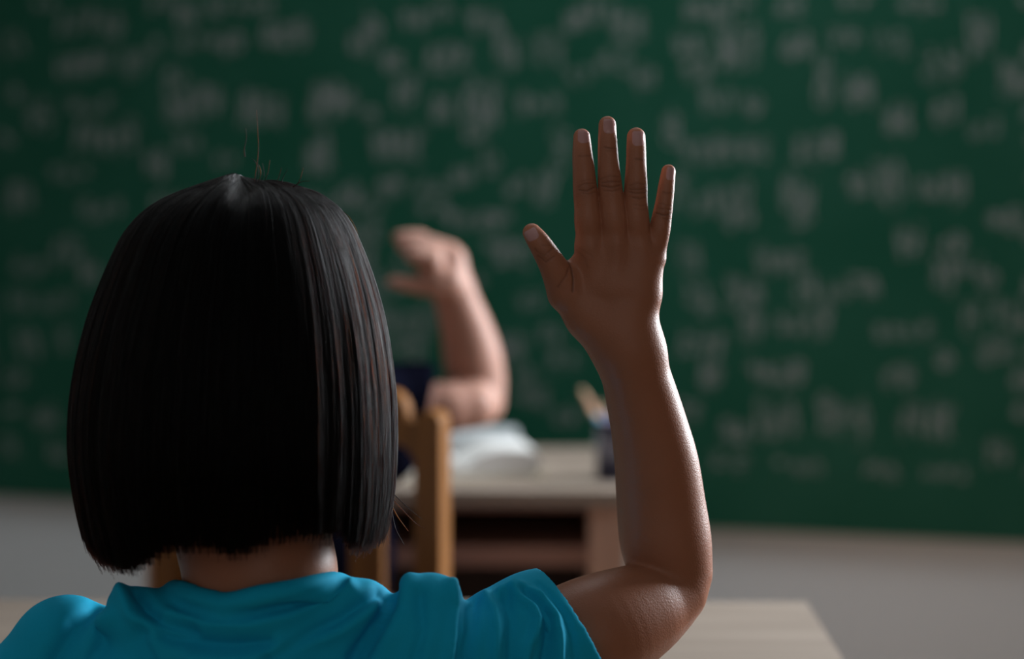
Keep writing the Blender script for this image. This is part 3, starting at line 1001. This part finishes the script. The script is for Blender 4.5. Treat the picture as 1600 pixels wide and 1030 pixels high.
for nme, pts in FING.items():
    # every finger alone is smooth, against its neighbours it keeps a sharp fold
    lo = np.min([np.array(at(*p[:3])) - p[3] * s_ - 0.016 for p in pts], 0)
    hi = np.max([np.array(at(*p[:3])) + p[3] * s_ + 0.016 for p in pts], 0)
    sl, X, Y, Z = B.window(lo, hi)
    sub = Field(B.xs[sl[0]], B.ys[sl[1]], B.zs[sl[2]])
    sub.spline(pts, 0.92)
    G.V[sl] = np.minimum(G.V[sl], sub.V)
P.V = Field.smin(P.V, G.V, 0.0048)
del G
B.V = Field.smin(B.V, P.V, 0.009)
del P, U
co, qd = B.mesh()
del B
co = relax(co, qd, 2, 0.5)

# wrinkles over the knuckles and the folds of the thumb, pressed into the surface


def z8(L): return [(880 + x / 4.905, 170 + y / 4.905) for x, y in L]
def z1(L): return [(780 + x / 2.862, 160 + y / 2.862) for x, y in L]


CREASE = [(z8(l), d, w) for l, d, w in (
 ([(118, 602), (160, 578), (240, 572)], .20, 1.3), ([(122, 622), (180, 634), (246, 600)], .26, 1.4), ([(148, 648), (200, 655), (247, 636)], .20, 1.3), ([(135, 560), (185, 548), (240, 548)], .12, 1.3),
 ([(120, 365), (165, 360), (222, 362)], .16, 1.4),
 ([(288, 542), (350, 518), (425, 522)], .18, 1.3), ([(300, 570), (360, 560), (432, 560)], .24, 1.3), ([(298, 592), (370, 606), (434, 588)], .26, 1.4), ([(318, 628), (380, 634), (434, 614)], .18, 1.3),
 ([(318, 296), (360, 306), (410, 300)], .22, 1.3), ([(330, 325), (405, 325)], .10, 1.2),
 ([(508, 592), (570, 572), (636, 582)], .18, 1.3), ([(508, 640), (570, 650), (636, 640)], .26, 1.4), ([(512, 620), (580, 622), (638, 610)], .24, 1.3), ([(528, 680), (590, 692), (640, 672)], .22, 1.3),
 ([(555, 386), (600, 390), (632, 376)], .22, 1.4), ([(540, 735), (600, 745), (640, 740)], .10, 1.2), ([(545, 765), (600, 775), (640, 768)], .10, 1.2),
 ([(730, 765), (780, 768), (828, 778)], .14, 1.2), ([(715, 800), (770, 818), (826, 804)], .26, 1.4), ([(765, 842), (800, 852), (825, 846)], .16, 1.2), ([(740, 730), (830, 745)], .10, 1.1),
 ([(770, 640), (810, 648), (848, 632)], .18, 1.2))]
CREASE += [(z1(l), d, w) for l, d, w in (
 ([(160, 655), (195, 690), (238, 655)], .18, 1.4), ([(175, 685), (208, 715), (245, 690)], .22, 1.4), ([(190, 640), (225, 640)], .12, 1.3),
 ([(303, 700), (322, 745), (330, 790), (328, 845)], .34, 1.5), ([(312, 735), (300, 775), (262, 825)], .20, 1.4),
 ([(345, 660), (385, 700), (395, 740)], .08, 1.6), ([(340, 640), (420, 690)], .06, 1.6))]
px_, py_ = project(co)
hand = (py_ < 480) & (px_ > 800) & (co[:, 2] > 0.93)
dors = np.zeros(len(co), bool)
# dorsal side: nearer to the camera than the local mid surface
mid_y = 1.2465
dors[hand] = co[hand, 1] < mid_y
cre = np.zeros(len(co)); disp = np.zeros(len(co))
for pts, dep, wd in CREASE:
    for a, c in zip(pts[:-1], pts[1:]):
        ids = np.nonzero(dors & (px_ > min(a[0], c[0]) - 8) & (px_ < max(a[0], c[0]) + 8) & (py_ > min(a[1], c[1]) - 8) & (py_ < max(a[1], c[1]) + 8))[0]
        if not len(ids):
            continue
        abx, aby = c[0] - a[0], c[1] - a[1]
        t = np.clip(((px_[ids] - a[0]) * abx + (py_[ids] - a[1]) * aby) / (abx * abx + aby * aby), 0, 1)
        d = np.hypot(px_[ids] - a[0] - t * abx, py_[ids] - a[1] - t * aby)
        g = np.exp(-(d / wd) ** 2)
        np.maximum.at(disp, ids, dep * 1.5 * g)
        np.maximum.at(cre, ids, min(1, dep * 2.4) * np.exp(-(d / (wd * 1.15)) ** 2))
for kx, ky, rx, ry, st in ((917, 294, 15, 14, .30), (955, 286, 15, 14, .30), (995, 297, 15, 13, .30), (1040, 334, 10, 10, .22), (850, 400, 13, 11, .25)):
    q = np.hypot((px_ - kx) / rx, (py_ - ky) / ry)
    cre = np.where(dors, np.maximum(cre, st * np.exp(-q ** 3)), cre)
co[:, 1] += disp * 0.001 * 1.2
tip = np.zeros(len(co))  # fingertip lightening: glow of light through the fingers put into the skin colour
for kx, ky, r in ((910, 205, 20), (950, 185, 21), (994, 203, 20), (1045, 261, 20), (826, 355, 18)):
    tip = np.maximum(tip, np.exp(-(np.hypot(px_ - kx, (py_ - ky) * 0.8) / r) ** 2.0) * (py_ < 400) * (px_ > 805) * (co[:, 2] > 0.95))
me = numpy_mesh('body', co, qd)
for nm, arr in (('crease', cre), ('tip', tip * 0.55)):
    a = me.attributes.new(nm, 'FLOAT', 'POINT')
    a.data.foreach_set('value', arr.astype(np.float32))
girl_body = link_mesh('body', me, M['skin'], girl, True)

# fingernails: curved plates seated on the finger ends
from mathutils.bvhtree import BVHTree
sel = np.nonzero((py_[qd[:, 0]] < 420) & (px_[qd[:, 0]] > 800) & (co[qd[:, 0], 2] > 0.95))[0]
sub = qd[sel]
used, inv = np.unique(sub, return_inverse=True)
bvh = BVHTree.FromPolygons([tuple(v) for v in co[used]], [tuple(int(i) for i in f) for f in inv.reshape(sub.shape)])


def nail(cxp, cyp, wp, hp, ang):
    bm = bmesh.new()
    n, mrows = 10, 12
    rows = []
    ca, sa = math.cos(ang), math.sin(ang)
    for j in range(mrows + 1):
        v = -1 + 2 * j / mrows                 # -1 free edge (towards the tip), +1 cuticle
        half = 1.0
        if v > 0.35: half = math.sqrt(max(0.05, 1 - ((v - 0.35) / 0.70) ** 2))
        if v < -0.6: half = math.sqrt(max(0.1, 1 - ((-v - 0.6) / 0.52) ** 2))
        row = []
        for i in range(n + 1):
            u = (-1 + 2 * i / n) * half
            lx, ly = u * wp / 2, v * hp / 2
            X, Y = cxp + lx * ca - ly * sa, cyp + lx * sa + ly * ca
            d = ROT @ Vector(((X - 800.0) / F, (515.0 - Y) / F, -1.0)); d.normalize()
            hit = bvh.ray_cast(CAM, d)
            if hit[0] is None:
                row.append(None); continue
            edge = max(abs(u) / max(half, 0.3) if half > 0 else 1, abs(v))
            lift = 0.00045 * (1 - edge ** 4) - 0.00018 * (edge > 0.98)
            row.append(bm.verts.new(hit[0] - d * lift))
        rows.append(row)
    for a, c in zip(rows[:-1], rows[1:]):
        for i in range(n):
            q = (a[i], a[i + 1], c[i + 1], c[i])
            if None not in q:
                bm.faces.new(q)
    bmesh.ops.delete(bm, geom=[v for v in bm.verts if not v.link_faces], context='VERTS')
    build('fingernail', bm, M['nail'], girl, True, True)


nail(911.8, 213.5, 20, 22, 0.0)
nail(952.2, 197.0, 21, 25, 0.0)
nail(997.2, 216.5, 21, 25, 0.0)
nail(1047.6, 271.5, 14.5, 22, 0.10)
nail(831.0, 367.0, 22, 20, -0.50)
for sg in (-1, 1):
    bm = bmesh.new(); bmesh.ops.create_uvsphere(bm, u_segments=16, v_segments=10, radius=0.0115)
    bmesh.ops.translate(bm, verts=bm.verts, vec=(hx + sg * 0.029, hy + 0.072, hz + 0.004))
    e = build('eye', bm, M['eye'], girl, True, True)
    bm = bmesh.new(); bmesh.ops.create_uvsphere(bm, u_segments=12, v_segments=8, radius=0.006)
    bmesh.ops.translate(bm, verts=bm.verts, vec=(hx + sg * 0.029, hy + 0.0785, hz + 0.004))
    build('iris', bm, M['iris'], e, True, True)

# ------------------------------------------------------------------ the girl's turquoise shirt
xs = axis_steps((-0.44, -0.36, 0.003), (-0.36, 0.062, 0.0016))
ys = axis_steps((1.08, 1.13, 0.0022), (1.13, 1.30, 0.0018), (1.30, 1.34, 0.004))
zs = axis_steps((0.44, 0.70, 0.005), (0.70, 0.80, 0.0016))
S = Field(xs, ys, zs)
S.wchain([(gx, 1.205, 0.46, 0.112), (gx, 1.20, 0.58, 0.108), (gx, 1.20, 0.635, 0.106)], 0.02, 0.72)
S.chain([(230, 1110, 1.185, 122), (407, 1125, 1.190, 140), (600, 1110, 1.185, 122)], 0.02)
S.chain([(207, 962, 1.180, 49), (255, 985, 1.178, 55), (300, 1005, 1.175, 60)], 0.012)
S.chain([(300, 1010, 1.180, 62), (407, 1030, 1.180, 80), (510, 1000, 1.180, 62)], 0.018)
S.chain([(500, 978, 1.180, 58), (535, 972, 1.180, 60), (567, 966, 1.180, 62)], 0.010)
S.chain([(407, 1050, 1.193, 140), (407, 986, 1.193, 137)], 0.012)
# neckline: a raised band that droops at the back and stands up at the sides
NB = np.array([(262, 918), (272, 911), (290, 911), (315, 921), (343, 930), (360, 932), (376, 926), (406, 918), (455, 911), (490, 903), (518, 897), (535, 903)], float)
ring = []
for k in range(49):
    a = 2 * math.pi * k / 48
    X = 401 + 128 * math.cos(a)
    yb = np.interp(X, NB[:, 0], NB[:, 1]) + 14
    if math.sin(a) > 0:
        yb += 46 * math.sin(a)
    ring.append((X, yb, 1.195 + 0.0525 * math.sin(a), 13))
S.chain(ring, 0.007)
# left shoulder lump and sleeve
S.chain([(150, 1020, 1.20, 74), (105, 1020, 1.205, 88), (60, 1080, 1.20, 92), (10, 1210, 1.195, 96)], 0.006)
# right shoulder, gathered sleeve, flared hem
S.chain([(672, 956, 1.176, 62), (668, 1010, 1.170, 78), (655, 1080, 1.168, 92)], 0.005)
S.chain([(700, 1030, 1.182, 88), (748, 1023, 1.192, 90), (800, 1012, 1.206, 95)], 0.005)
S.chain([(797, 1010, 1.207, 93), (845, 1001, 1.220, 108), (940, 985, 1.240, 118)], 0.008)
X, Y, Z = S.xs[:, None, None], S.ys[None, :, None], S.zs[None, None, :]
# hem plane of the right sleeve
h0 = np.array(at(887, 965, 1.225)); hn = np.array((0.84, 0.26, 0.47)); hn /= np.linalg.norm(hn)
pl = ((X - h0[0]) * hn[0] + (Y - h0[1]) * hn[1] + (Z - h0[2]) * hn[2]).astype(np.float32)
inner = S.V + 0.0028
S.V = np.where(X > -0.06, np.maximum(S.V, pl), S.V)
# hollow the end of the sleeve so that the arm comes out of an opening
cav = np.maximum(inner, -(pl + 0.022))
S.V = np.where(X > -0.06, np.maximum(S.V, -cav), S.V).astype(np.float32)
S.V = np.maximum(S.V, 0.45 - Z)
del inner, cav, pl
# neck opening
S.chain([(407, 905, 1.197, 119), (404, 820, 1.200, 135)], 0.003, 1.0, True)
co, qd = S.mesh()
del S
co = relax(co, qd, 3)
# folds of the cloth: ridges (+) and valleys (-), millimetres of real relief along the surface normal
FOLDS = [
 (-5.0, 10, [(612, 926), (596, 970), (553, 1030)]), (-4.0, 9, [(594, 922), (531, 968), (480, 996), (420, 1030)]), (3.5, 12, [(640, 905), (632, 960), (590, 1035)]),
 (-4.5, 8, [(724, 930), (720, 970), (716, 1035)]), (4.0, 8, [(704, 915), (714, 951), (711, 995), (700, 1035)]), (-3.5, 7, [(740, 938), (739, 976), (731, 1035)]),
 (3.0, 7, [(759, 932), (772, 954), (776, 985), (772, 1035)]), (-2.5, 6, [(790, 935), (800, 965), (800, 1035)]), (4.0, 7, [(806, 930), (834, 946), (842, 967), (836, 990), (824, 1010), (818, 1035)]),
 (-4.5, 7, [(822, 928), (847, 945), (858, 967), (858, 1001), (852, 1035)]), (4.0, 6, [(781, 929), (812, 918), (844, 932), (867, 962), (874, 995), (874, 1035)]),
 (-1.8, 3.5, [(840, 912), (858, 930), (884, 964), (896, 995), (900, 1035)]),
 (-5.0, 9, [(213, 920), (228, 951), (255, 970), (300, 985)]), (4.0, 10, [(190, 925), (205, 960), (240, 990)]), (-4.5, 10, [(224, 984), (266, 998), (350, 1010), (420, 1006)]),
 (3.5, 11, [(258, 962), (315, 972), (385, 976), (450, 964), (500, 942), (545, 918)]), (-1.6, 10, [(285, 950), (340, 962), (400, 960), (470, 940), (530, 915)]),
 (3.0, 11, [(300, 1030), (380, 1032), (460, 1008), (530, 985), (585, 950)]), (-4.0, 12, [(150, 947), (118, 975), (85, 1035)]), (3.0, 12, [(160, 965), (130, 1035)]), (-3.0, 12, [(215, 1000), (235, 1040)]),
 (-2.5, 8, [(655, 930), (660, 980), (645, 1040)]),
]
nrm = np.zeros_like(co)
d1 = co[qd[:, 2]] - co[qd[:, 0]]; d2 = co[qd[:, 3]] - co[qd[:, 1]]
fn = np.cross(d1, d2)
for a in range(4):
    for d in range(3):
        nrm[:, d] += np.bincount(qd[:, a], weights=fn[:, d], minlength=len(co))
nrm /= np.maximum(np.linalg.norm(nrm, axis=1), 1e-12)[:, None]
px_, py_ = project(co)
face = np.clip((0.45 - nrm[:, 1]) * 1.6, 0, 1) * (co[:, 1] < 1.26)
amt = np.zeros(len(co))
for amp, wd, pts in FOLDS:
    best = np.full(len(co), 1e9)
    for a, c in zip(pts[:-1], pts[1:]):
        abx, aby = c[0] - a[0], c[1] - a[1]
        t = np.clip(((px_ - a[0]) * abx + (py_ - a[1]) * aby) / (abx * abx + aby * aby), 0, 1)
        best = np.minimum(best, np.hypot(px_ - a[0] - t * abx, py_ - a[1] - t * aby))
    amt += 1.55 * amp * np.exp(-(best / (1.12 * wd)) ** 2)
co = co + nrm * (amt * face * 0.001)[:, None]
co = relax(co, qd, 2)
shirt = link_mesh('turquoise_shirt', numpy_mesh('turquoise_shirt', co, qd), M['shirt'], girl, True)

# trousers and shoes of the girl (below the frame)
T = Field(axis_steps((-0.34, 0.0, 0.008)), axis_steps((1.08, 1.70, 0.008)), axis_steps((0.05, 0.54, 0.008)))
T.cone((gx - 0.04, 1.20, 0.444), (gx + 0.04, 1.20, 0.444), 0.076, 0.076, 0.02)
for sg in (-1, 1):
    T.wchain([(gx + sg * 0.06, 1.21, 0.425, 0.064), (gx + sg * 0.065, 1.48, 0.42, 0.050), (gx + sg * 0.065, 1.49, 0.10, 0.036)], 0.015)
co, qd = T.mesh(); co = relax(co, qd, 1)
link_mesh('trousers', numpy_mesh('trousers', co, qd), M['jeans'], girl, True)
for sg in (-1, 1):
    make_shoe(girl, gx + sg * 0.065, 1.51)

# ------------------------------------------------------------------ the girl's bobbed hair
HL = np.array([(276, 372), (279, 345), (284, 325), (290, 303), (305, 262), (330, 224), (365, 195), (400, 178), (450, 157), (500, 139), (550, 126), (600, 117), (650, 112), (700, 112), (750, 117), (800, 126), (850, 138), (900, 160)], float)
HR = np.array([(276, 376), (282, 440), (290, 474), (305, 506), (320, 527), (350, 550), (400, 572), (450, 589), (500, 602), (550, 611), (600, 617), (650, 620), (700, 620), (750, 618), (800, 613), (840, 604), (900, 585)], float)
YH = 1.218                                        # depth of the head's middle
pys = np.linspace(276.5, 900, 160)
Lx = np.interp(pys, HL[:, 0], HL[:, 1]); Rx = np.interp(pys, HR[:, 0], HR[:, 1])
sm = lambda a: np.convolve(np.pad(a, 3, mode='edge'), np.ones(7) / 7, 'valid')
Lx[3:] = sm(Lx)[3:]; Rx[3:] = sm(Rx)[3:]
lp = np.array([at(x, y, YH) for x, y in zip(Lx, pys)]); rp_ = np.array([at(x, y, YH) for x, y in zip(Rx, pys)])
PZ = (lp[:, 2] + rp_[:, 2]) / 2
PCX = (lp[:, 0] + rp_[:, 0]) / 2
PA = (rp_[:, 0] - lp[:, 0]) / 2
PB = PA * 1.04                                    # depth half-axis
low = np.clip((pys - 700) / 200, 0, 1)
PB = PB * (1 - 0.10 * low)
part_x = at(396, 290, YH).x


def hair_surface(theta, u, inset):
    """theta: angle round the head (0 = right, -90 deg = back), u: 0 crown .. 1 bottom along the profile"""
    i = u * (len(pys) - 1)
    k = np.arange(len(pys))
    z = np.interp(i, k, PZ); a = np.interp(i, k, PA); b_ = np.interp(i, k, PB); c = np.interp(i, k, PCX)
    a = np.maximum(a - inset, 0.0005); b_ = np.maximum(b_ - inset, 0.0005)
    x = c + a * np.cos(theta); y = YH + b_ * np.sin(theta)
    # the parting: a shallow furrow running back over the crown
    top = np.clip((z - (PZ[0] - 0.035)) / 0.035, 0, 1)
    z = z - inset * 0.8 * top - 0.0055 * np.exp(-((x - part_x) / 0.0055) ** 2) * top + 0.0025 * np.exp(-((x - part_x + 0.013) / 0.008) ** 2) * top
    return np.stack([x, y, z], -1)


BOT = np.array([(100, 836), (135, 850), (160, 876), (190, 888), (215, 889), (240, 874), (262, 862), (285, 858), (330, 857), (365, 867), (400, 856), (430, 845), (480, 836), (530, 832), (545, 856), (575, 850), (600, 836), (620, 800)], float)


def smoothnoise(t, n, seed):
    r = np.random.default_rng(seed).uniform(-1, 1, n + 1)
    r[-1] = r[0]
    x = (t / (2 * math.pi)) % 1.0 * n
    i = np.floor(x).astype(int) % n
    f = x - np.floor(x)
    f = f * f * (3 - 2 * f)
    return r[i] * (1 - f) + r[i + 1] * f


NS, ND = 15000, 70
# denser at the back half, open at the face
th = rng.uniform(-math.pi, math.pi, NS * 2)
front = np.sin(th) > 0.62                         # fringe
keep = np.where(front, rng.random(NS * 2) < 0.6, True)
th = th[keep][:NS]
n_s = len(th)
front = np.sin(th) > 0.62
depth = np.abs(rng.normal(0, 0.0032, n_s))
lock = smoothnoise(th, 46, 3) * 0.0022 + smoothnoise(th, 110, 4) * 0.0012
uu = np.linspace(0.0, 1.0, ND) ** 1.25
U_ = np.repeat(uu[None], n_s, 0)
start = rng.random(n_s) ** 2 * 0.06
U_ = start[:, None] + (1 - start[:, None]) * U_
TH = th[:, None] + 0.05 * smoothnoise(th, 24, 5)[:, None] * U_ ** 1.5 + 0.018 * rng.normal(size=n_s)[:, None] * U_ ** 2
INS = np.clip(depth[:, None] + np.maximum(0, lock)[:, None] * np.clip((U_ - 0.1) * 3, 0, 1), -0.0008, 0.02)
PTS = hair_surface(TH, U_, INS)
PTS[..., 0] += 0.0007 * np.sin(U_ * 9 + rng.uniform(0, 6, n_s)[:, None]) * U_
pxx, pyy = project(PTS)
lim = np.interp(pxx, BOT[:, 0], BOT[:, 1]) + (rng.normal(0, 6, n_s) - rng.exponential(7, n_s) + 6)[:, None]
lim = np.where((np.sin(TH) > 0.25), lim + 6, lim)
lim = np.where(front[:, None], 470 + rng.normal(0, 5, n_s)[:, None], lim)
ok = pyy < lim
last = np.maximum(ok.cumprod(1).sum(1) - 1, 4)
NP = 18
tt = np.linspace(0, 1, NP)
idx = tt[None] * last[:, None]
i0 = np.floor(idx).astype(int); i1 = np.minimum(i0 + 1, ND - 1); fr = (idx - i0)[..., None]
ar = np.arange(n_s)[:, None]
STR = PTS[ar, i0] * (1 - fr) + PTS[ar, i1] * fr

# loose flyaway hairs: over the crown and beside the right jaw
FLY = [
 ([(396, 292), (400, 270), (404, 235), (403, 205), (401, 172)], 1.20), ([(397, 290), (404, 268), (398, 252), (392, 247)], 1.20),
 ([(399, 292), (408, 272), (404, 258), (396, 250)], 1.20), ([(383, 245), (382, 232), (385, 216), (384, 200)], 1.20), ([(400, 293), (412, 275), (410, 255)], 1.20),
 ([(456, 294), (464, 288), (472, 284), (484, 283)], 1.20), ([(430, 291), (436, 276), (440, 262)], 1.21), ([(462, 292), (470, 278), (474, 262)], 1.21), ([(440, 290), (442, 278), (450, 264)], 1.21),
 ([(408, 292), (418, 272), (422, 250)], 1.21), ([(505, 312), (530, 330), (545, 350), (553, 362)], 1.22), ([(520, 322), (545, 338), (560, 366)], 1.22),
 ([(612, 790), (622, 808), (632, 822), (638, 830)], 1.22), ([(612, 800), (618, 826), (628, 845), (632, 852)], 1.22), ([(614, 780), (632, 800), (650, 818), (664, 826)], 1.22),
 ([(600, 820), (606, 840), (609, 852)], 1.22), ([(613, 770), (628, 785), (645, 800), (660, 812)], 1.22),
]
sizes = [NP] * n_s
allp = [STR.reshape(-1, 3)]
rad = [(0.00021 * (1 - 0.55 * tt ** 4))[None].repeat(n_s, 0).ravel()]
for pts, Y in FLY:
    P3 = [at(x, y, Y) for x, y in pts]
    q = []
    for k in range(len(P3) - 1):
        a = P3[max(0, k - 1)]; b_ = P3[k]; c = P3[k + 1]; d = P3[min(len(P3) - 1, k + 2)]
        for t in (0, .25, .5, .75):
            q.append(0.5 * ((2 * b_) + (c - a) * t + (2 * a - 5 * b_ + 4 * c - d) * t * t + (3 * b_ - a - 3 * c + d) * t ** 3))
    q.append(P3[-1])
    allp.append(np.array(q)); sizes.append(len(q)); rad.append(np.linspace(0.00030, 0.00012, len(q)))
allp = np.concatenate(allp); rad = np.concatenate(rad)

# under-layer of hair: a closed cap just inside the strands, open at the face
th_g = np.linspace(-math.pi, math.pi, 121)[:-1]
cap_v, cap_f = [], []
rows = []
for j, u in enumerate(np.linspace(0.0, 1.0, 70) ** 1.2):
    p = hair_surface(th_g, np.full(len(th_g), u), np.full(len(th_g), 0.0052))
    rows.append(p)
G3 = np.stack(rows)                               # (row, theta, 3)
gpx, gpy = project(G3)
glim = np.interp(gpx, BOT[:, 0], BOT[:, 1]) - 14
glim = np.where((np.sin(th_g) > 0.66)[None], 455, glim)
okv = gpy < glim
nr, nc = okv.shape
vid = np.arange(nr * nc).reshape(nr, nc)
faces = []
for j in range(nr - 1):
    for i in range(nc):
        i2 = (i + 1) % nc
        if okv[j, i] and okv[j, i2] and okv[j + 1, i] and okv[j + 1, i2]:
            faces.append((vid[j, i], vid[j, i2], vid[j + 1, i2], vid[j + 1, i]))
me = numpy_mesh('hair', G3.reshape(-1, 3), np.array(faces))
bm = bmesh.new(); bm.from_mesh(me)
bmesh.ops.delete(bm, geom=[v for v in bm.verts if not v.link_faces], context='VERTS')
bm.to_mesh(me); bm.free()
hair = link_mesh('hair', me, M['hair_cap'], girl, True)
so = hair.modifiers.new('thickness', 'SOLIDIFY'); so.thickness = 0.003; so.offset = 0

hc_ = bpy.data.hair_curves.new('hair_strands')
hc_.add_curves(sizes)
hc_.attributes['position'].data.foreach_set('vector', allp.astype(np.float32).ravel())
ra = hc_.attributes.get('radius') or hc_.attributes.new('radius', 'FLOAT', 'POINT')
ra.data.foreach_set('value', rad.astype(np.float32))
hs = bpy.data.objects.new('hair_strands', hc_)
COL.objects.link(hs)
hc_.materials.append(M['hair_strand'])
hs.parent = hair
hs.matrix_parent_inverse = parent_matrix(hair).inverted()
tag(hs, kind='stuff')
